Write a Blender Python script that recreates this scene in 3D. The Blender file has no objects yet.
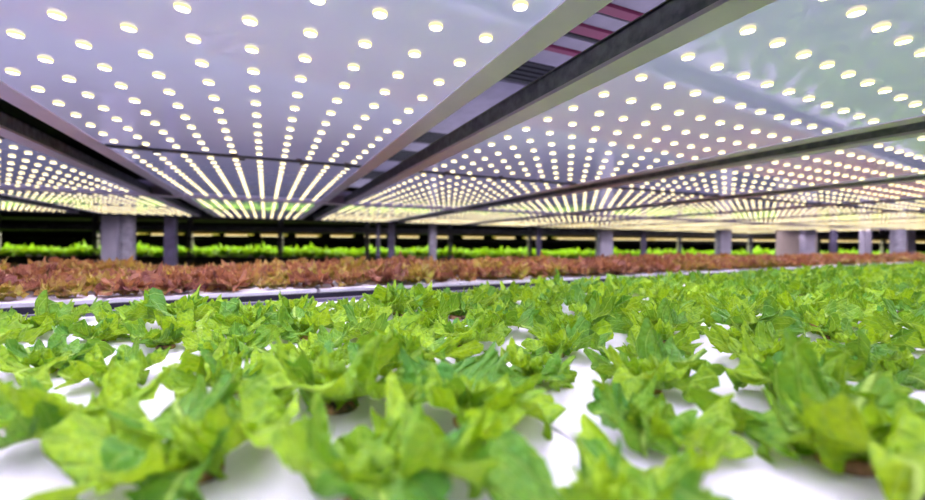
import bpy, math, random
from mathutils import Vector, Matrix, noise
R = random.Random(7)
S = bpy.context.scene
COL = S.collection
PI = math.pi

# ------------------------------------------------------------------ helpers
class MB:
    def __init__(s): s.v = []; s.f = []; s.m = []; s.uv = []; s.tint = []
    def box(s, x0, x1, y0, y1, z0, z1, mi=0):
        b = len(s.v)
        s.v += [(x, y, z) for z in (z0, z1) for y in (y0, y1) for x in (x0, x1)]
        for q in ((0,2,3,1),(4,5,7,6),(0,1,5,4),(2,6,7,3),(0,4,6,2),(1,3,7,5)):
            s.f.append(tuple(b+i for i in q)); s.m.append(mi)
    def prism(s, pts, z0, z1, mi=0):                      # pts counter-clockwise
        b = len(s.v); n = len(pts)
        s.v += [(x, y, z0) for x, y in pts] + [(x, y, z1) for x, y in pts]
        s.f.append(tuple(b+i for i in reversed(range(n)))); s.m.append(mi)
        s.f.append(tuple(b+n+i for i in range(n))); s.m.append(mi)
        for i in range(n):
            j = (i+1) % n
            s.f.append((b+i, b+j, b+n+j, b+n+i)); s.m.append(mi)
    def lathe(s, prof, n=16, c=(0,0,0), mi=0, mis=None):  # prof: (r, z) rings
        b = len(s.v)
        for r, z in prof:
            for i in range(n):
                a = 2*PI*i/n
                s.v.append((c[0]+r*math.cos(a), c[1]+r*math.sin(a), c[2]+z))
        for k in range(len(prof)-1):
            for i in range(n):
                j = (i+1) % n
                s.f.append((b+k*n+i, b+k*n+j, b+(k+1)*n+j, b+(k+1)*n+i)); s.m.append(mis[k] if mis else mi)
        s.f.append(tuple(b+(len(prof)-1)*n+i for i in range(n))); s.m.append(mis[-1] if mis else mi)
        s.f.append(tuple(b+i for i in reversed(range(n)))); s.m.append(mis[0] if mis else mi)
    def mesh(s, name, mats, smooth=False):
        me = bpy.data.meshes.new(name)
        me.from_pydata(s.v, [], s.f)
        for m in (mats if isinstance(mats, (list, tuple)) else [mats]): me.materials.append(m)
        me.polygons.foreach_set('material_index', s.m)
        if smooth: me.polygons.foreach_set('use_smooth', [True]*len(s.f))
        me.update()
        return me

def link(name, me, parent=None, loc=None):
    o = bpy.data.objects.new(name, me); COL.objects.link(o)
    if parent: o.parent = parent
    if loc: o.location = loc
    return o
def tag(o, label=None, cat=None, group=None, kind=None):
    if label: o['label'] = label
    if cat: o['category'] = cat
    if group: o['group'] = group
    if kind: o['kind'] = kind
    return o
def empty(name, loc, rz=0):
    o = bpy.data.objects.new(name, None); COL.objects.link(o)
    o.location = loc; o.rotation_euler = (0, 0, rz); o.empty_display_size = .05
    return o
def copy_tree(o, parent=None):
    c = o.copy(); COL.objects.link(c); c.parent = parent
    for ch in list(o.children): copy_tree(ch, c)
    return c

# ------------------------------------------------------------------ materials
def mat(name):
    m = bpy.data.materials.new(name); m.use_nodes = True
    n = m.node_tree.nodes; b = n['Principled BSDF']
    return m, m.node_tree, b
def simple(name, col, rough=.5, metal=0, spec=.5, noise_amt=0, scale=20, bump=0, coat=0):
    m, t, b = mat(name)
    b.inputs['Roughness'].default_value = rough
    b.inputs['Metallic'].default_value = metal
    b.inputs['Specular IOR Level'].default_value = spec
    b.inputs['Base Color'].default_value = (*col, 1)
    if coat: b.inputs['Coat Weight'].default_value = coat; b.inputs['Coat Roughness'].default_value = .03
    if noise_amt or bump:
        tc = t.nodes.new('ShaderNodeTexCoord')
        nz = t.nodes.new('ShaderNodeTexNoise'); nz.inputs['Scale'].default_value = scale; nz.inputs['Detail'].default_value = 5
        t.links.new(tc.outputs['Object'], nz.inputs['Vector'])
        if noise_amt:
            r = t.nodes.new('ShaderNodeValToRGB')
            r.color_ramp.elements[0].position = .35; r.color_ramp.elements[1].position = .65
            r.color_ramp.elements[0].color = (*[c*(1-noise_amt) for c in col], 1)
            r.color_ramp.elements[1].color = (*[min(1, c*(1+noise_amt)) for c in col], 1)
            t.links.new(nz.outputs['Fac'], r.inputs['Fac']); t.links.new(r.outputs['Color'], b.inputs['Base Color'])
        if bump:
            bm = t.nodes.new('ShaderNodeBump'); bm.inputs['Strength'].default_value = bump; bm.inputs['Distance'].default_value = .002
            t.links.new(nz.outputs['Fac'], bm.inputs['Height']); t.links.new(bm.outputs['Normal'], b.inputs['Normal'])
    return m
def emis(name, col, st):
    m, t, b = mat(name)
    b.inputs['Base Color'].default_value = (.8, .8, .8, 1)
    b.inputs['Emission Color'].default_value = (*col, 1); b.inputs['Emission Strength'].default_value = st
    return m

M_panel = simple('white_panel', (.72, .70, .90), .03, spec=.6, noise_amt=.04, scale=3)
_b = M_panel.node_tree.nodes['Principled BSDF']; _b.inputs['Coat Weight'].default_value = 1; _b.inputs['Coat IOR'].default_value = 1.55; _b.inputs['Coat Roughness'].default_value = .02; _b.inputs['Emission Color'].default_value = (.54, .54, 1, 1); _b.inputs['Emission Strength'].default_value = .40   # lavender glow added to the sheet to brighten it beyond the bounced light
M_flange = simple('white_painted_steel', (.93, .80, .99), .38, noise_amt=.03, scale=8)
M_web = simple('dark_channel_steel', (.24, .24, .29), .38, metal=.1, noise_amt=.35, scale=30)
M_slit = simple('dark_seal', (.03, .025, .035), .5)
M_clip = simple('clip_metal', (.12, .09, .07), .4, metal=.6)
M_raft = simple('white_foam', (.80, .75, .93), .55, spec=.3, noise_amt=.015, scale=60, bump=.15)
M_bench = simple('dark_plastic', (.028, .024, .05), .32, spec=.6, noise_amt=.25, scale=12)
M_rim = simple('grey_rail', (.13, .11, .20), .35, noise_amt=.2, scale=9)
M_post = simple('galvanised_post', (.34, .31, .40), .5, metal=.0, noise_amt=.22, scale=14)
M_postw = simple('painted_post', (.48, .43, .56), .5, noise_amt=.06, scale=6)
M_beige = simple('beige_board', (.50, .40, .37), .6, noise_amt=.05)
M_dark = simple('dark_structure', (.018, .018, .022), .6, noise_amt=.3, scale=4)
M_darker = simple('dark_wall', (.012, .012, .015), .8, noise_amt=.3, scale=1)
M_grey = simple('grey_sheet', (.40, .36, .44), .5, noise_amt=.1, scale=10)
M_pink = simple('magenta_tube', (.30, .05, .12), .4)
M_cable = simple('pale_cable', (.55, .58, .50), .4)
M_floor = simple('concrete', (.10, .10, .11), .5, noise_amt=.2, scale=2)
M_led = emis('led_white', (.97, .93, 1.0), 205)
M_ledr = emis('led_lens_rim', (1.0, .94, .78), 6)
M_ledy = emis('led_phosphor', (1.0, .79, .30), 1.9)
for m_ in (M_ledy, M_ledr): m_.node_tree.nodes['Principled BSDF'].inputs['Base Color'].default_value = (.02, .02, .01, 1); m_.node_tree.nodes['Principled BSDF'].inputs['Specular IOR Level'].default_value = .1
M_batten = emis('warm_tube', (1.0, .66, .10), .55)

def plug_mat():
    m, t, b = mat('sponge_plug')
    tc = t.nodes.new('ShaderNodeTexCoord'); nz = t.nodes.new('ShaderNodeTexNoise')
    nz.inputs['Scale'].default_value = 90; nz.inputs['Detail'].default_value = 3
    r = t.nodes.new('ShaderNodeValToRGB'); e = r.color_ramp.elements
    e[0].position = .38; e[0].color = (.02, .03, .012, 1); e[1].position = .62; e[1].color = (.50, .24, .17, 1)
    k = e.new(.5); k.color = (.22, .11, .06, 1)
    t.links.new(tc.outputs['Object'], nz.inputs['Vector']); t.links.new(nz.outputs['Fac'], r.inputs['Fac'])
    t.links.new(r.outputs['Color'], b.inputs['Base Color']); b.inputs['Roughness'].default_value = .8
    return m
M_plug = plug_mat()

def leaf_mat(name, inner, outer, dark, vein, trans, red=False, tr=.30):
    """UV: u = sideways in leaf widths (0.5 = midrib), v = along the leaf; tint attribute: r = centre->margin, g = leaf age"""
    m, t, b = mat(name); N = t.nodes; L = t.links
    at = N.new('ShaderNodeAttribute'); at.attribute_name = 'tint'
    sp = N.new('ShaderNodeSeparateColor'); L.new(at.outputs['Color'], sp.inputs['Color'])
    oi = N.new('ShaderNodeObjectInfo')
    uv = N.new('ShaderNodeUVMap'); sx = N.new('ShaderNodeSeparateXYZ'); L.new(uv.outputs['UV'], sx.inputs[0])
    def math_(op, a, b_=None, c=None):
        n = N.new('ShaderNodeMath'); n.operation = op
        for i, x in enumerate((a, b_, c)):
            if x is None: continue
            if isinstance(x, (int, float)): n.inputs[i].default_value = x
            else: L.new(x, n.inputs[i])
        return n.outputs[0]
    def mix(f, a, b_):
        n = N.new('ShaderNodeMix'); n.data_type = 'RGBA'
        for i, x in ((0, f), (6, a), (7, b_)):
            if isinstance(x, (int, float)): n.inputs[i].default_value = x
            elif isinstance(x, tuple): n.inputs[i].default_value = (*x, 1)
            else: L.new(x, n.inputs[i])
        return n.outputs[2]
    ax = math_('ABSOLUTE', math_('SUBTRACT', sx.outputs[0], .5))
    # side veins: lines running up and outwards
    w = math_('MULTIPLY_ADD', ax, -9.0, math_('MULTIPLY', sx.outputs[1], 7.0))
    fr = math_('ABSOLUTE', math_('SUBTRACT', math_('FRACT', w), .5))
    side = math_('MULTIPLY', math_('MINIMUM', math_('MULTIPLY', math_('SUBTRACT', .075, fr), 14), 1), .6)
    side = math_('MAXIMUM', side, 0)
    mid = math_('MAXIMUM', math_('MULTIPLY', math_('SUBTRACT', .032, ax), 50), 0)
    veins = math_('MINIMUM', math_('MAXIMUM', side, mid), 1)
    tc = N.new('ShaderNodeTexCoord')
    vo = N.new('ShaderNodeTexVoronoi'); vo.inputs['Scale'].default_value = 130 if not red else 80; L.new(tc.outputs['Object'], vo.inputs['Vector'])
    nz = N.new('ShaderNodeTexNoise'); nz.inputs['Scale'].default_value = 35; nz.inputs['Detail'].default_value = 3; L.new(tc.outputs['Object'], nz.inputs['Vector'])
    f = math_('ADD', math_('MULTIPLY', sp.outputs[1], .75), math_('MULTIPLY', oi.outputs['Random'], .25))
    if red:
        f2 = math_('ADD', math_('MULTIPLY', sp.outputs[0], 1.2), math_('MULTIPLY', math_('SUBTRACT', oi.outputs['Random'], .62), 1.1))
        cl = N.new('ShaderNodeClamp'); L.new(math_('ADD', f2, math_('MULTIPLY', math_('SUBTRACT', nz.outputs['Fac'], .5), .8)), cl.inputs[0])
        base = mix(cl.outputs[0], inner, mix(f, outer, dark))
    else:
        base = mix(f, outer, dark)
        inn = math_('MULTIPLY', math_('SUBTRACT', 1, sp.outputs[0]), .35)
        base = mix(inn, base, inner)
    base = mix(math_('MULTIPLY', math_('SUBTRACT', nz.outputs['Fac'], .38), 1.6), base, dark)
    if not red:
        ve = N.new('ShaderNodeTexVoronoi'); ve.feature = 'DISTANCE_TO_EDGE'; ve.inputs['Scale'].default_value = 110; L.new(tc.outputs['Object'], ve.inputs['Vector'])
        cell = math_('MINIMUM', math_('MULTIPLY', ve.outputs['Distance'], 3.2), 1)
        base = mix(math_('MULTIPLY', cell, .42), base, dark)
    base = mix(math_('MULTIPLY', veins, .75), base, vein)
    L.new(base, b.inputs['Base Color'])
    b.inputs['Roughness'].default_value = .42; b.inputs['Specular IOR Level'].default_value = .35
    bp = N.new('ShaderNodeBump'); bp.inputs['Strength'].default_value = .9; bp.inputs['Distance'].default_value = .004
    h = math_('ADD', math_('MULTIPLY', vo.outputs['Distance'], -1.0), math_('MULTIPLY', veins, -1.0))
    L.new(h, bp.inputs['Height']); L.new(bp.outputs['Normal'], b.inputs['Normal'])
    tl = N.new('ShaderNodeBsdfTranslucent')
    L.new(mix(.5, base, trans), tl.inputs['Color'])
    ms = N.new('ShaderNodeMixShader'); ms.inputs[0].default_value = tr
    L.new(b.outputs[0], ms.inputs[1]); L.new(tl.outputs[0], ms.inputs[2])
    L.new(ms.outputs[0], N['Material Output'].inputs['Surface'])
    return m
M_green = leaf_mat('green_leaf', (.48, .66, .03), (.46, .66, .012), (.02, .20, .035), (.56, .76, .18), (.55, .76, .01))
M_red = leaf_mat('red_leaf', (.50, .52, .05), (.60, .26, .12), (.18, .055, .08), (.6, .35, .2), (.70, .27, .06), red=True, tr=.3)
M_far = leaf_mat('far_green_leaf', (.42, .66, .03), (.38, .66, .02), (.12, .40, .02), (.4, .6, .1), (.5, .75, .02))
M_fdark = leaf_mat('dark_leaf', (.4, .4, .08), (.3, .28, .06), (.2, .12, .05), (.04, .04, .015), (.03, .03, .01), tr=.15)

# ------------------------------------------------------------------ leaves
def add_leaf(mb, L, W, az, e0, droop, ruf, base_r, rnd, nu=96, nr=7, age=None, teeth=1.0, z0=.0, roll=0):
    """one toothed, ruffled leaf growing from the plant's middle"""
    ph = [rnd.uniform(0, 6.28) for _ in range(6)]
    nl = rnd.uniform(4.2, 5.6); ns = rnd.randint(17, 21)
    age = rnd.random() if age is None else age
    asym = rnd.uniform(-.25, .25); twist = rnd.uniform(-.5, .5)
    b = len(mb.v)
    ca, sa = math.cos(az), math.sin(az)
    seed = rnd.uniform(0, 100)
    for i in range(nu+1):
        u = i/nu; s = -1 if u < .5 else 1
        q = 1-abs(2*u-1)                       # 0 at the base, 1 at the tip
        th = q*PI
        # spatulate outline
        y = L*(1-math.cos(th*.5)**1.35) if q < 1 else L
        yy = y/L
        w = W*(.10+.90*min(1, max(0, (yy-.02)/.42))**1.1)*math.sqrt(max(0, 1-max(0, (yy-.56)/.44)**2.4))
        x = s*w
        # lobes and pointed teeth
        lob = 1-abs(2*((q*nl+ph[0]+s*.13) % 1)-1)
        tt = 1-abs(2*((q*ns*.5+ph[1]) % 1)-1)
        amp = min(1, q*2.2)*teeth
        k = amp*(.30*(lob**1.4-.4)+.24*(tt**1.2-.4))
        nx, ny = s*math.sin(min(1, (1-q)*2.4+.05)*PI/2), math.sin(q**2*PI/2)
        x += nx*k*W; y += ny*k*W*.9
        my = min(y, L)*(.88 if q > .5 else .95)
        for j in range(nr+1):
            r = (j/nr)**.85
            px = x*r; py = my+(y-my)*r
            if j == 0: px = 0
            # height above the leaf's middle surface
            e = r**2*min(1, q*2.5)
            z = ruf*L*e*(math.sin(q*s*11+ph[2]+r*1.2)+.6*math.sin(q*s*23+ph[3])+.3*math.sin(q*s*47+ph[4])) * .5
            z += L*(.10*noise.noise(Vector((px*38+seed, py*38, seed)))+.035*noise.noise(Vector((px*110+seed, py*110, seed))))*min(1, r*2)
            z += (px*px)/W*.55 + asym*px*.5
            px2 = px + ruf*L*.25*e*math.sin(q*s*17+ph[5])
            # bend along the leaf
            tpar = max(0, py)/L
            a0 = e0; kd = droop
            if kd == 0: kd = 1e-3
            ax_ = L*(math.sin(a0)-math.sin(a0-kd*tpar))/kd       # horizontal
            az_ = L*(math.cos(a0-kd*tpar)-math.cos(a0))/kd       # vertical
            al = a0-kd*tpar
            tw = twist*tpar
            zz = z*math.cos(tw)+px2*math.sin(tw); xx = px2*math.cos(tw)-z*math.sin(tw)
            fy = ax_-zz*math.sin(al); fz = az_+zz*math.cos(al)
            fy += base_r
            X = xx*ca - fy*sa; Y = xx*sa + fy*ca
            mb.v.append((X, Y, max(fz+z0, .0015+.001*rnd.random())))
            mb.uv.append((.5+.5*x*r/(W*1.3), max(0, min(1, py/L/1.1)))); mb.tint.append((r*min(1, q*1.5), age, 0, 1))
    for i in range(nu):
        for j in range(nr):
            a = b+i*(nr+1)+j
            mb.f.append((a, a+nr+1, a+nr+2, a+1)); mb.m.append(0)

def foliage_mesh(name, mb, m):
    me = mb.mesh(name, m, True)
    uvl = me.uv_layers.new(name='UVMap')
    idx = [0]*len(me.loops); me.loops.foreach_get('vertex_index', idx)
    flat = []
    for i in idx: flat += mb.uv[i]
    uvl.data.foreach_set('uv', flat)
    ca = me.color_attributes.new('tint', 'FLOAT_COLOR', 'POINT')
    ca.data.foreach_set('color', [c for t_ in mb.tint for c in t_])
    return me

def green_foliage(seed, nu=96, nr=7, big=6, small=4, sc=1.0):
    rnd = random.Random(seed); mb = MB()
    a = rnd.uniform(0, 6.28)
    for i in range(big):
        a += 2*PI/big*rnd.uniform(.8, 1.2)
        L = rnd.uniform(.060, .098)*sc
        add_leaf(mb, L, L*rnd.uniform(.46, .60), a, math.radians(rnd.uniform(18, 62)), math.radians(rnd.uniform(30, 100)), rnd.uniform(.2, .36),
                 .004, rnd, nu, nr, age=rnd.choice((.0, .1, .35, .6, .85, 1)), z0=.004)
    for i in range(small):
        L = rnd.uniform(.028, .050)*sc
        add_leaf(mb, L, L*.45, rnd.uniform(0, 6.28), math.radians(rnd.uniform(60, 88)), math.radians(rnd.uniform(20, 70)), .34, .002, rnd,
                 int(nu*.8), max(3, nr-2), age=rnd.uniform(0, .5), teeth=1.3, z0=.004)
    return mb
def red_foliage(seed, nu=44, nr=4, n=14, sc=1.0):
    rnd = random.Random(seed); mb = MB(); a = 0
    for i in range(n):
        a += 2.4+rnd.uniform(-.3, .3); k = i/n
        L = (.080-.035*k)*rnd.uniform(.8, 1.2)*sc
        add_leaf(mb, L, L*.52, a, math.radians(30+50*k+rnd.uniform(-8, 8)), math.radians(rnd.uniform(25, 70)), .32, .004, rnd, nu, nr,
                 age=rnd.random(), teeth=1.1, z0=.004)
    return mb

# ------------------------------------------------------------------ measurements
H = .5                      # underside of the light panels above the lens
PX0, PW, PER = -.74, 1.285, 1.67
ZR = -.2                    # top of the foam rafts
def F(x): return 1.78+.145*x        # front of the second bench
def FRONT(x): return .095+.145*x    # front of the first bench

# ------------------------------------------------------------------ the setting
def struct(name, mb, m):
    o = link(name, mb.mesh(name, m)); o['kind'] = 'structure'; return o
b = MB(); b.box(-14, 34, -6, 24, -1.6, -1.5); struct('floor', b, M_floor)
b = MB(); b.box(-14, 34, -6, 24, 2.6, 2.7); struct('ceiling', b, M_darker)
b = MB(); b.box(-14, 34, 24, 24.1, -1.5, 2.6); struct('wall_back', b, M_darker)
b = MB(); b.box(-14.1, -14, -6, 24, -1.5, 2.6); struct('wall_left', b, M_darker)
b = MB(); b.box(34, 34.1, -6, 24, -1.5, 2.6); struct('wall_right', b, M_darker)
b = MB(); b.box(-14, 34, -6.1, -6, -1.5, 2.6); struct('wall_front', b, M_darker)

# ------------------------------------------------------------------ light panels
def led_prof(mb, c, n):
    mb.lathe([(.0158, .0005), (.0155, -.0040), (.0142, -.0062), (.0114, -.0074), (.0108, -.0030)], n, c, mis=[1, 1, 2, 1, 0])
b = MB(); led_prof(b, (0, 0, 0), 16); ME_led = b.mesh('led', [M_led, M_ledy, M_ledr])
b = MB(); b.box(-.014, .014, -.008, .008, -.008, 0); b.box(-.004, .020, .008, .013, -.006, 0); ME_clip = b.mesh('clip', M_clip)
SX, SY = .1276, .15394
rows = [(-2.25, .21), (.25, 2.73), (2.77, 5.11), (5.28, 6.90), (6.93, 8.80)]
ordc = ['third column from the left', 'first', '']
colname = {-2: 'leftmost', -1: 'second from left', 0: 'third from left', 1: 'fourth from left', 2: 'fifth from left', 3: 'sixth from left',
           4: 'seventh from left', 5: 'eighth from left', 6: 'ninth from left', 7: 'tenth from left', 8: 'rightmost'}
rowname = ['behind the viewer', 'nearest row overhead', 'just beyond the dark seam', 'just beyond the cross beam', 'farthest row']
for k in range(-2, 9):
    x0 = PX0+PER*k
    for ri, (y0, y1) in enumerate(rows):
        if ri == 0 and not (-1 <= k <= 2): continue
        if ri == 1 and k == -2: continue
        cx, cy = x0+PW/2, (y0+y1)/2
        t = empty('grow_light', (cx, cy, H))
        tag(t, 'glossy white LED grow light, %s column, %s' % (colname[k], rowname[ri]), 'light panel', 'overhead LED grow light panels')
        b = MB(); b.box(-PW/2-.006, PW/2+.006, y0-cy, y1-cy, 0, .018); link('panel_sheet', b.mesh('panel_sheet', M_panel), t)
        nrow = int((y1-y0-.02)/SY) if ri > 1 else 16
        if ri == 1: ys = [2.618-SY*i for i in range(16)]
        elif ri == 0: ys = [2.618-.155*16-SY*i for i in range(15)]
        else:
            n_ = int((y1-y0)/SY); off = ((y1-y0)-(n_-1)*SY)/2
            ys = [y0+off+SY*i for i in range(n_)]
        pts = [(x0+.068+SX*j-cx, y-cy) for y in ys for j in range(10)]
        if ri == 1 and k >= 1:      # these grids sit slightly askew on their sheets
            pts = []
            for i in range(-4, 18):
                for j in range(10):
                    xx = x0+.068+SX*j; yy_ = 2.618-SY*i+(.02+.078*(xx-.995)) % SY
                    if y0+.03 < yy_ < y1-.07: pts.append((xx-cx, yy_-cy))
        indiv = ri in (1, 2) and -1 <= k <= 2
        if indiv:
            zc = lambda p: abs(.413*(p[0]+cx)+.911*(p[1]+cy)-.9)
            pts.sort(key=lambda p: zc(p))
            for p in pts[:100]: link('led', ME_led, t, (p[0], p[1], 0))
            rest = pts[100:]
        else: rest = pts
        b = MB()
        for p in rest: led_prof(b, (p[0], p[1], 0), 10 if ri < 3 else 8)
        o = link('led_array', b.mesh('led_array', [M_led, M_ledy, M_ledr]), t); o['kind'] = 'stuff'
        if ri in (2, 4):
            b = MB(); b.box(-PW/2+.005, PW/2-.005, y0-cy-.05, y0-cy+.005, -.007, .012); link('seam', b.mesh('seam', M_slit), t)['label'] = 'thin dark seam strip'
        if ri in (1, 2):
            yy = (y1-.05 if ri == 1 else y0+.06)-cy
            for fx in (-.37, -.05, .21, .42):
                o = link('clip', ME_clip, t, (fx*PW+(.03 if ri == 2 else 0), yy, 0)); o['label'] = 'small dark metal clip'
# channel beams alongside every column
for k in range(-2, 9):
    x0 = PX0+PER*k
    for side in (0, 1):
        xa, xb = (x0-.088, x0-.003) if side == 0 else (x0+PW+.003, x0+PW+.088)
        t = empty('channel_beam', ((xa+xb)/2, 3, H))
        tag(t, 'pale steel channel beam on the %s side of the %s light panel column' % ('left' if side == 0 else 'right', colname[k]), 'beam', 'steel beams beside the light panels')
        cx = (xa+xb)/2
        ya = -2.3 if k > -2 else 2.77
        b = MB(); b.box(xa-cx, xb-cx, ya-3, 8.8-3, -.004, .008); link('flange', b.mesh('flange', M_flange), t)
        xw = (xa-cx, xa-cx+.006) if side == 0 else (xb-cx-.006, xb-cx)
        b = MB(); b.box(xw[0], xw[1], ya-3, 8.8-3, .0085, .070)
        b.box(min(xw[0], 0), max(xw[1], 0), ya-3, 8.8-3, .064, .070)
        o = link('web', b.mesh('web', M_web), t); o['label'] = 'dark side wall of the beam'
b = MB(); b.box(PX0-2*PER-.3, PX0+8*PER+PW+.1, 5.125, 5.262, H-.022, H-.005); b.box(PX0-2*PER-.3, PX0+8*PER+PW+.1, 5.245, 5.262, H-.005, H+.14)
tag(link('cross_beam', b.mesh('cross_beam', M_flange)), 'long pale steel cross beam spanning under all the light panel columns', 'beam')
b = MB(); b.box(PX0-2*PER-.3, PX0+8*PER+PW+.1, 8.82, 8.90, H-.03, H+.14)
tag(link('end_beam', b.mesh('end_beam', M_dark)), 'dark steel beam closing the far end of the light panels', 'beam')

# things seen up through the gap between the panels: undersides of the tier above
Yb = [(-.6, .9, 0), (.95, 1.10, 1), (1.10, 1.15, 2), (1.17, 1.24, 1), (1.24, 1.30, 2), (1.30, 1.34, 3), (1.345, 1.42, 1), (1.42, 1.46, 2), (1.465, 1.59, 1), (1.60, 1.83, 3), (1.84, 2.86, 1),
      (2.87, 3.20, 3), (3.21, 3.5, 1), (3.51, 4.0, 3), (4.01, 4.6, 1), (4.61, 5.2, 3), (5.21, 6.0, 1)]
gi = 0
for y0, y1, kind in Yb:
    if kind == 0: continue
    b = MB()
    if kind == 1: b.box(.62, 1.5, y0, y1, .80, .812); nm, m_, la = 'tray_underside', M_grey, 'grey tray underside seen through the gap right of the middle panels'
    elif kind == 2: b.box(.61, 1.51, y0+.005, y1-.005, .79, .805); nm, m_, la = 'support_tube', M_pink, 'magenta support bar across the gap above the panels'
    else:
        nm, m_, la = 'slatted_grille', M_dark, 'dark slatted grille seen through the gap right of the middle panels'
        n = max(2, int((y1-y0)/.045))
        for i in range(n):
            ya = y0+(y1-y0)*i/n; b.box(.62, 1.5, ya, ya+(y1-y0)/n*.7, .80, .81)
        b.box(.62, .64, y0, y1, .81, .82); b.box(1.48, 1.5, y0, y1, .81, .82)
    tag(link(nm, b.mesh(nm, m_)), la, {1: 'tray', 2: 'bar', 3: 'grille'}[kind], {1: 'grey tray undersides above the gap', 2: 'magenta bars above the gap', 3: 'dark grilles above the gap'}[kind])
b = MB(); b.box(.60, .62, -1, 8.8, .80, .84); b.box(1.50, 1.52, -1, 8.8, .80, .84)
tag(link('upper_tier_rail', b.mesh('upper_tier_rail', M_dark)), 'dark rails carrying the trays of the tier above', 'rail')
b = MB(); n = 60
for i in range(n):
    ya = -1+9.8*i/n
    b.box(.846, .853, ya, ya+9.8/n, .570, .577)
tag(link('edge_cable', b.mesh('edge_cable', M_cable)), 'thin pale cable running along the top edge of the dark beam', 'cable')

# ------------------------------------------------------------------ benches and rafts
def bench(name, label, x0, x1, f0, f1, ztop, rail, leg_xs):
    t = empty(name, (0, 0, 0)); tag(t, label, 'bench')
    b = MB(); b.prism([(x0, f0(x0)), (x1, f0(x1)), (x1, f1(x1)), (x0, f1(x0))], ztop-.16, ztop-.026)
    link('trough', b.mesh('trough', M_bench), t)
    for (ff, s, m_, zt) in rail:
        b = MB(); q = lambda x, d: ff(x)+d
        b.prism([(x0, q(x0, -s)), (x1, q(x1, -s)), (x1, q(x1, s)), (x0, q(x0, s))], ztop-.17, zt)
        link('rim', b.mesh('rim', m_), t)
    for lx in leg_xs:
        for ff, d in ((f0, .1), (f1, -.1)):
            b = MB(); y = ff(lx)+d
            b.box(lx-.03, lx+.03, y-.03, y+.03, -1.5, ztop-.16); link('leg', b.mesh('leg', M_post), t)
    return t
G1 = lambda x: F(x)-.20
bench('grow_bench', 'near black trough bench carrying the bright green lettuce rafts', -1.66, 9.6, FRONT, G1, ZR,
      [(lambda x: FRONT(x)-.012, .012, M_bench, ZR+.012), (lambda x: G1(x)+.012, .012, M_rim, ZR+.012)], (-1.4, 2, 5.5, 9.2))
RB = lambda x: F(x)+1.30
bench('grow_bench', 'black trough bench behind, carrying the red lettuce rafts', -3.2, 13.0, lambda x: F(x)+.02, RB, ZR+.02,
      [(lambda x: F(x)+.008, .011, M_bench, ZR+.012), (lambda x: F(x)-.035, .012, M_bench, ZR-.02), (lambda x: RB(x)+.012, .012, M_bench, ZR+.03)], (-2.8, 1, 5, 9, 12.6))
def raft(x0, x1, f0, f1, zt, label, group, bumps=0, rnd=None):
    pts = [(x0+.002, f0(x0))]
    if bumps:
        n = bumps
        for i in range(1, n): 
            x = x0+(x1-x0)*i/n; pts.append((x, f0(x)+rnd.uniform(-.006, .010)))
    pts += [(x1-.002, f0(x1)), (x1-.002, f1(x1)), (x0+.002, f1(x0))]
    b = MB(); b.prism(pts, zt-.026, zt)
    o = link('foam_raft', b.mesh('foam_raft', M_raft)); tag(o, label, 'raft', group)
    return o
rx = [.29+.67*i for i in range(-3, 15)]
ords = ['first', 'second', 'third', 'fourth', 'fifth', 'sixth', 'seventh', 'eighth', 'ninth', 'tenth', 'eleventh', 'twelfth', 'thirteenth', 'fourteenth', 'fifteenth', 'sixteenth', 'seventeenth', 'eighteenth', 'nineteenth', 'twentieth', 'twenty-first', 'twenty-second', 'twenty-third', 'twenty-fourth', 'twenty-fifth']
for i in range(len(rx)-1):
    if rx[i] > 9.2: break
    raft(rx[i], rx[i+1], lambda x: FRONT(x)+.003, lambda x: G1(x)-.003, ZR, 'white foam raft under green lettuces, %s from the left on the near bench' % ords[i], 'white foam rafts on the near bench')
rr = random.Random(3)
x = -3.15; i = 0
while x < 12.4:
    raft(x, x+.66, lambda x: F(x)+.026, lambda x: RB(x)-.01, ZR+.022, 'white foam raft under red lettuces, %s from the left on the far bench' % ords[min(i, 24)], 'white foam rafts on the red lettuce bench', 7, rr)
    x += .67; i += 1

# ------------------------------------------------------------------ green lettuces on the near bench
b = MB(); b.lathe([(.017, -.004), (.019, .004), (.015, .008)], 14); ME_plug = b.mesh('sponge_plug', M_plug, True)
hi = [foliage_mesh('foliage', green_foliage(100+i, 120, 9, 5, 4), M_green) for i in range(9)]
mid = [foliage_mesh('foliage', green_foliage(200+i, 88, 5, 6, 4), M_green) for i in range(8)]
def depth(x, y): return .4128*x+.9108*y
def pxy(x, y, z=ZR):
    d = .4128*x+.9108*y-.0076*z; return (462.5+434.07*(.9108*x-.4128*y+.0077*z)/d, 250-434.07*(-.0038*x+.01*y+z)/d)
spots = []
for k in range(-9, 72):
    r_ = math.floor((k+2)/5); X = -.05+.13*k+.02*r_
    for n in range(-8, 16):
        Y = .66+.22*n-(0 if k % 2 == 0 else .11)
        if Y < FRONT(X)+.045 or Y > G1(X)-.08: continue
        if depth(X, Y) < .26: continue
        px, py = pxy(X, Y)
        if px < -110 or px > 1030 or py > 640: continue
        spots.append((depth(X, Y), X, Y, px, py))
spots.sort()
near_desc = {}
def zone(px, py, dz):
    h = 'left' if px < 300 else 'middle' if px < 600 else 'right'
    if dz < 1.15: return 'open loose green lettuce with visible sponge plug, mid-distance rows, %s part of near bench' % h
    if dz < 1.9: return 'bushy bright green lettuce in the dense rows, %s part of near bench' % h
    return 'small bright green lettuce in far rows by dark bench rim, %s part' % h
RG = random.Random(11)
protos = {}
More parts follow.
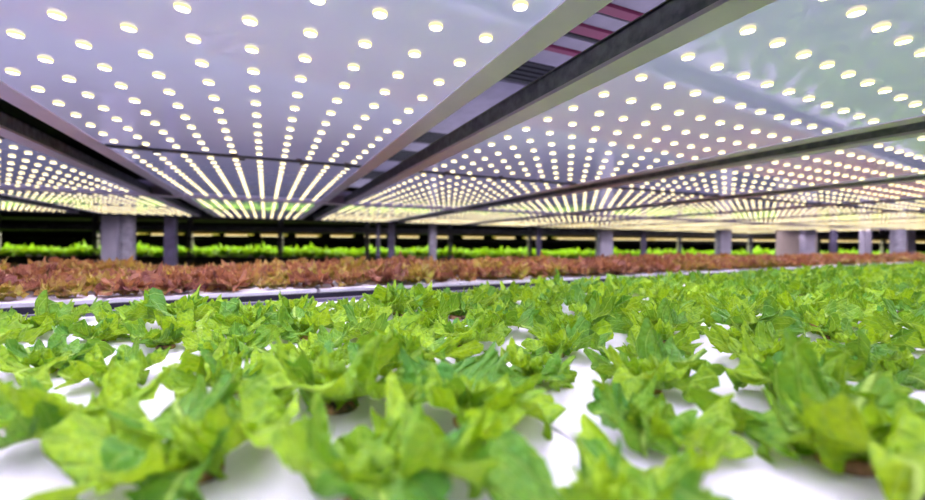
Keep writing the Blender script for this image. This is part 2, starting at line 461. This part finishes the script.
def plant(kind, meshes, idx):
    key = (kind, idx)
    if key not in protos:
        t = empty(kind, (0, 0, 0)); link('foliage', meshes[idx], t)
        o = link('sponge_plug', ME_plug, t, (0, 0, 0)); o['label'] = 'brown sponge growing plug'
        protos[key] = t; return t
    return copy_tree(protos[key])
NEARLAB = []
rest = MB()
cnt = 0
for dz, X, Y, px, py in spots:
    s = RG.uniform(.82, 1.12)*((.92 if X < -.02 else 1.12) if dz < .62 else .97 if dz < .9 else 1.12)
    if Y > G1(X)-.30: s *= .68
    if cnt < 300:
        t = plant('green_lettuce', hi if dz < 1.3 else mid, RG.randrange(9 if dz < 1.3 else 8))
        t.location = (X+RG.uniform(-.006, .006), Y+RG.uniform(-.006, .006), ZR)
        t.rotation_euler = (0, 0, RG.uniform(0, 6.28)); t.scale = (s, s, s)
        if cnt < 34 and -20 < px < 945:
            NEARLAB.append((t, px, py))
            t['group'] = 'green lettuces on the near rafts'
        else:
            z_ = zone(px, py, dz); t['label'] = z_; t['group'] = z_.replace('lettuce', 'lettuces')
        t['category'] = 'lettuce'
        cnt += 1
    else:
        src = green_foliage(300+cnt % 7, 24, 2, 6, 2)
        a = RG.uniform(0, 6.28); ca, sa = math.cos(a), math.sin(a); o_ = len(rest.v)
        rest.v += [(X+s*(v[0]*ca-v[1]*sa), Y+s*(v[0]*sa+v[1]*ca), ZR+s*v[2]) for v in src.v]
        rest.f += [tuple(o_+i for i in f) for f in src.f]; rest.m += src.m; rest.uv += src.uv; rest.tint += src.tint
        cnt += 1
print('GREEN', cnt, len(NEARLAB))
if rest.v:
    tag(link('green_lettuce_rows', foliage_mesh('green_lettuce_rows', rest, M_green)), 'farthest massed bright green lettuces at the right end of near bench', 'lettuce', kind='stuff')
for n_, (t, px, py) in enumerate(NEARLAB):
    col = 'at the far left' if px < 110 else 'left' if px < 260 else 'left of centre' if px < 400 else 'centre' if px < 530 else 'right of centre' if px < 680 else 'right' if px < 820 else 'at the far right'
    row = 'cut by the bottom edge' if py > 500 else 'in the front row' if py > 440 else 'in the second row' if py > 400 else 'in the third row' if py > 370 else 'in the fourth row'
    t['label'] = 'ruffled green lettuce, %s, %s' % (col, row)
    NEARLAB[n_] = (t, px, py, t['label'])
seen = {}
for t, px, py, la in NEARLAB: seen.setdefault(la, []).append((px, t))
for la, ts in seen.items():
    if len(ts) > 1:
        ts.sort(key=lambda q: q[0])
        for i, (p_, t) in enumerate(ts):
            t['label'] = la + (', leftmost of these' if i == 0 else ', rightmost of these' if i == len(ts)-1 else ', %s of these from left' % ords[i])

# ------------------------------------------------------------------ red lettuces
rmesh = [foliage_mesh('foliage', red_foliage(500+i), M_red) for i in range(8)]
rs = []
RR = random.Random(21)
for i in range(0, 95):
    for j in range(0, 9):
        X = -2.3+.155*i+(.07 if j % 2 else 0); Y = F(X)+.12+.138*j
        if Y > RB(X)-.05: continue
        px, py = pxy(X, Y)
        if depth(X, Y) < .5 or px < -60 or px > 985: continue
        if X > 12.3: continue
        rs.append((depth(X, Y), X, Y, px, py))
rs.sort(); rest = MB()
for n_, (dz, X, Y, px, py) in enumerate(rs):
    s = (1.04+.04*min(X+1, 8))*RR.uniform(.8, 1.2)*(1+.28*noise.noise(Vector((X*1.7, Y*2, 3)))*2)
    if n_ < 300:
        ii = RR.randrange(8); key = ('red', ii)
        if key not in protos:
            t = empty('red_lettuce', (0, 0, 0)); link('foliage', rmesh[ii], t); protos[key] = t
        else: t = copy_tree(protos[key])
        t.location = (X, Y, ZR+.022); t.rotation_euler = (0, 0, RR.uniform(0, 6.28)); t.scale = (s, s, s*1.05)
        j = Y-F(X)
        rw = 'in the front row' if j < .2 else 'in the middle rows' if j < .75 else 'in the back rows'
        h = 'at the left' if px < 230 else 'left of centre' if px < 440 else 'right of centre' if px < 650 else 'at the right'
        la = 'frilly reddish brown lettuce %s of the red bench, %s' % (rw, h)
        tag(t, la, 'lettuce', la.replace('lettuce', 'lettuces'))
    else:
        src = red_foliage(700+n_ % 6, 18, 2, 7)
        a = RR.uniform(0, 6.28); ca, sa = math.cos(a), math.sin(a); o_ = len(rest.v)
        tv = RR.random()
        rest.v += [(X+s*(v[0]*ca-v[1]*sa), Y+s*(v[0]*sa+v[1]*ca), ZR+.022+s*v[2]) for v in src.v]
        rest.f += [tuple(o_+i for i in f) for f in src.f]; rest.m += src.m; rest.uv += src.uv
        rest.tint += [(min(1, max(0, c[0]+(tv-.5)*.5)), c[1], 0, 1) for c in src.tint]
print('RED', len(rs))
if rest.v:
    tag(link('red_lettuce_rows', foliage_mesh('red_lettuce_rows', rest, M_red)), 'massed reddish lettuces in the farthest part of the red bench', 'lettuce', kind='stuff')

# ------------------------------------------------------------------ posts standing beyond the red bench
def ray(px, zd):            # ground point seen at image column px at depth zd
    k = (px-462.5)/434.07
    return (.4128*zd+.9108*k*zd, .9108*zd-.4128*k*zd)
YE = 9.1
posts = [(102, 119, 'w', 'broad pale painted steel post at the left, front one of a pair'), (121, 135, 'g', 'grey galvanised post beside the broad pale post at left'),
         (165, 177, 'd', 'darker grey post with side brackets, right of the pair'), (376.5, 380, 'd', 'very thin dark rod post left of the centre'),
         (388, 395, 'd', 'slim dark grey post next to the thin rod'), (428, 437, 'g', 'mottled grey galvanised post near the centre'),
         (536, 541.5, 'd', 'slim dark post right of centre, standing alone'), (600, 613, 'w', 'pale post with a dark edge, right of centre'),
         (640.5, 646, 'd', 'slim dark post just right of the pale post'), (720, 731, 'w', 'half dark half pale post at the right, before the beige board'),
         (803, 815, 'w', 'pale post standing in front of the beige board'), (830, 836, 'd', 'dark slim post right of the beige board'),
         (863.5, 871, 'w', 'pale slim post at the right behind the lettuces'), (891, 904, 'g', 'stout grey post near the right edge'), (907, 914.5, 'w', 'small pale post at the far right behind the stout one')]
ztop = .60
for a, c, kd, la in posts:
    xm = (a+c)/2
    k = (xm-462.5)/434.07
    zd = YE/(.9108-.4128*k)
    if xm > 700: zd = 11.3
    if xm > 790: zd = 10.9
    if 895 < xm < 900: zd = 10.2
    w = (c-a)*zd/434.07*.94
    X, Y = ray(xm, zd)
    t = empty('steel_post', (X, Y, -1.5), -math.atan2(.4128, .9108)); tag(t, la, 'post')
    ztop = .49 if 700 < xm < 790 else .60
    b = MB(); m_ = {'w': M_postw, 'g': M_post, 'd': M_web}[kd]
    if kd == 'w':      # channel post: flange with lips, darker side
        b.box(-w/2, w/2, -.03, .0, 0, ztop+1.5); b.box(-w/2, -w/2+.03, 0, .14, 0, ztop+1.5); b.box(w/2-.03, w/2, 0, .14, 0, ztop+1.5)
    elif kd == 'g':
        pr = [(w/2*math.cos(q), w/2*math.sin(q)) for q in [PI/6*i for i in range(12)]]
        b.prism(pr, 0, ztop+1.5)
    else:
        b.box(-w/2, w/2, -.04, .04, 0, ztop+1.5)
    link('shaft', b.mesh('shaft', m_ if kd != 'd' else M_rim), t)
    b = MB(); b.box(-w*.75, w*.75, -.12, .18, 0, .02); link('base_plate', b.mesh('base_plate', M_post), t)
    if a in (600, 720):
        b = MB(); b.box(-w/2-.11 if a == 600 else -w/2-.09, -w/2, -.02, .10, 0, ztop+1.5)
        o = link('edge_strip', b.mesh('edge_strip', M_web), t); o['label'] = 'dark edge strip'
    if a == -1:
        for z in (1.15, 1.45, 1.75):
            b = MB(); b.box(-w/2-.03, w/2+.03, -.06, -.04, z, z+.16); link('bracket', b.mesh('bracket', M_post), t)
X, Y = ray(793, 11.2)
b = MB(); b.box(-.42, .62, 0, .05, 0, 2.05)
o = link('beige_board', b.mesh('beige_board', M_beige)); o.location = (X, Y, -1.5); o.rotation_euler = (0, 0, -.42)
tag(o, 'tall beige board standing behind the red lettuces at the right', 'board')

# ------------------------------------------------------------------ the far rack of lettuces
ang = -math.radians(18)
ORG = Vector((0, 13.4, 0)); DX = Vector((math.cos(ang), math.sin(ang), 0)); DY = Vector((-math.sin(ang), math.cos(ang), 0))
def far(x, y, z): p = ORG+DX*x+DY*y; return (p.x, p.y, z)
def farbox(b, x0, x1, y0, y1, z0, z1): b.box(x0, x1, y0, y1, z0, z1)
def farobj(name, b, m, parent=None, label=None, cat=None, group=None):
    o = link(name, b.mesh(name, m), parent)
    if not parent: o.location = ORG; o.rotation_euler = (0, 0, ang)
    tag(o, label, cat, group); return o
XA, XB = -9.5, 24
t = empty('growing_rack', ORG, ang); tag(t, 'long dark growing rack far behind with rows of green lettuce', 'rack')
b = MB(); b.box(XA, XB, -.1, 2.2, -.42, -.34); farobj('shelf', b, M_dark, t)
b = MB(); b.box(XA, XB, -.75, 2.2, -.76, -.66); o = farobj('shelf', b, M_bench, t)
b = MB(); b.box(XA, XB, -.80, -.76, -.82, -.62); farobj('shelf_rim', b, M_rim, t)
b = MB(); b.box(XA, XB, 0, .3, .36, .40); farobj('light_tray', b, M_dark, t)
b = MB(); b.box(XA, XB, -.05, 0, .36, .52); farobj('top_beam', b, M_web, t)
b = MB(); b.box(XA, XB, -.05, .03, .14, .18); farobj('lower_rail', b, M_dark, t)
b = MB(); b.box(XA, XB, .1, 2.2, .70, .78); farobj('upper_shelf', b, M_dark, t)
x = XA+.3
while x < XB:
    b = MB(); b.box(x-.06, x+.06, -.04, .06, -1.5, .9); farobj('upright', b, M_web, t)
    x += 2.4
x = -4.0; i = 0
while x < XB-1:
    w = .60 if x < 8 else 1.0
    b = MB(); b.box(-w/2, w/2, 0, .05, .02, .075); b.box(-w/2, w/2, .05, .5, .055, .075)
    o = link('light_strip', b.mesh('light_strip', M_batten)); o.location = far(x+w/2, .06, .235); o.rotation_euler = (0, 0, ang)
    tag(o, 'small warm yellow grow light strip glowing in the far dark rack', 'light', 'yellow light strips in the far rack')
    x += w+(.36 if x < 8 else .02); i += 1
fm = []
for i in range(6):
    fm.append(foliage_mesh('far_lettuce', red_foliage(900+i, 18, 2, 9, 2.6), M_far))
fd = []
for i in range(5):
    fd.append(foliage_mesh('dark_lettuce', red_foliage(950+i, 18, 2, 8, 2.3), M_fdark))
RF = random.Random(5)
nfar = 0; rest = MB(); srcs = [red_foliage(900+i, 18, 2, 9, 2.6) for i in range(6)]
for i in range(112):
    for j in range(2):
        x = XA+.2+i*.30+(.15 if j else 0)
        if x > XB: break
        q = RF.randrange(6); s = RF.uniform(1.25, 1.6)*(1 if j == 0 else 1.3); a = RF.uniform(0, 6.28)
        P = far(x, .12+j*.55, -.34)
        if cnt+nfar < 300:
            nfar += 1
            o = link('green_lettuce', fm[q]); o.location = P; o.rotation_euler = (0, 0, a); o.scale = (s, s, s)
            la = 'tiny blurred vivid green lettuce at the left end of the far dark rack'
            tag(o, la, 'lettuce', la.replace('lettuce', 'lettuces'))
        else:
            src = srcs[q]; ca, sa = math.cos(a), math.sin(a); o_ = len(rest.v)
            rest.v += [(P[0]+s*(v[0]*ca-v[1]*sa), P[1]+s*(v[0]*sa+v[1]*ca), P[2]+s*v[2]) for v in src.v]
            rest.f += [tuple(o_+i_ for i_ in f) for f in src.f]; rest.m += src.m; rest.uv += src.uv; rest.tint += src.tint
tag(link('green_lettuce_rows', foliage_mesh('green_lettuce_rows', rest, M_far)), 'massed vivid green lettuces along the far dark rack, blurred', 'lettuce', kind='stuff')
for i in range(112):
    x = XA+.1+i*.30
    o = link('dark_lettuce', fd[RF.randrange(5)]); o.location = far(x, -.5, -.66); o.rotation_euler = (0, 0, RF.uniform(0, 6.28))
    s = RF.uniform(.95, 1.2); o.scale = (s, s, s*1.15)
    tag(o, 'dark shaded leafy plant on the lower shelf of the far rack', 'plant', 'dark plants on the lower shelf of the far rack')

# ------------------------------------------------------------------ light over the far rack, world, camera
w = bpy.data.worlds.new('World'); S.world = w; w.use_nodes = True
w.node_tree.nodes['Background'].inputs[0].default_value = (.5, .5, .7, 1); w.node_tree.nodes['Background'].inputs[1].default_value = .05
for i, x in enumerate((-6, -1, 4, 9, 14, 19)):
    ld = bpy.data.lights.new('rack_lamp', 'AREA'); ld.shape = 'RECTANGLE'; ld.size = 4.8; ld.size_y = 1.6; ld.energy = 130; ld.color = (1, .9, .6)
    o = bpy.data.objects.new('rack_lamp', ld); COL.objects.link(o); o.location = far(x, .8, .27); o.rotation_euler = (0, 0, ang)
    tag(o, 'warm light over the far rack lettuces', 'light', 'lights of the far rack')

for i, y in enumerate((.5, 3.2, 6.2)):  # added fill lights, hidden above the panels, to brighten the tray undersides
    ld = bpy.data.lights.new('tier_fill', 'AREA'); ld.shape = 'RECTANGLE'; ld.size = .5; ld.size_y = 2.4; ld.energy = 2.2; ld.color = (.95, .92, 1)
    o = bpy.data.objects.new('tier_fill', ld); COL.objects.link(o); o.location = (1.28, y, .56); o.rotation_euler = (PI, 0, 0)
    tag(o, 'added hidden fill light above the light panels, shining up at the trays', 'light', 'added fill lights between the tiers')

cd = bpy.data.cameras.new('camera'); cam = bpy.data.objects.new('camera', cd); COL.objects.link(cam); S.camera = cam
yaw, pit, rol = .42558, -.0075766, .00765470
cy, sy, cp, sp, cr, sr = math.cos(yaw), math.sin(yaw), math.cos(pit), math.sin(pit), math.cos(rol), math.sin(rol)
f = Vector((sy*cp, cy*cp, sp)); r0 = Vector((cy, -sy, 0)); u0 = r0.cross(f)
r = r0*cr+u0*sr; u = -r0*sr+u0*cr
M = Matrix((r, u, -f)).transposed().to_4x4(); cam.matrix_world = M
cd.sensor_width = 36; cd.lens = 434.07/925*36; cd.clip_start = .02; cd.clip_end = 100
cd.dof.use_dof = True; cd.dof.focus_distance = .95; cd.dof.aperture_fstop = 1.9
S.view_settings.view_transform = 'Standard'; S.view_settings.look = 'None'; S.view_settings.gamma = 1
S.view_settings.exposure = 0; S.view_settings.use_curve_mapping = False
S.cycles.max_bounces = 6; S.cycles.diffuse_bounces = 4; S.cycles.glossy_bounces = 3; S.cycles.transmission_bounces = 4
S.cycles.sample_clamp_indirect = 6; S.cycles.caustics_reflective = False; S.cycles.caustics_refractive = False
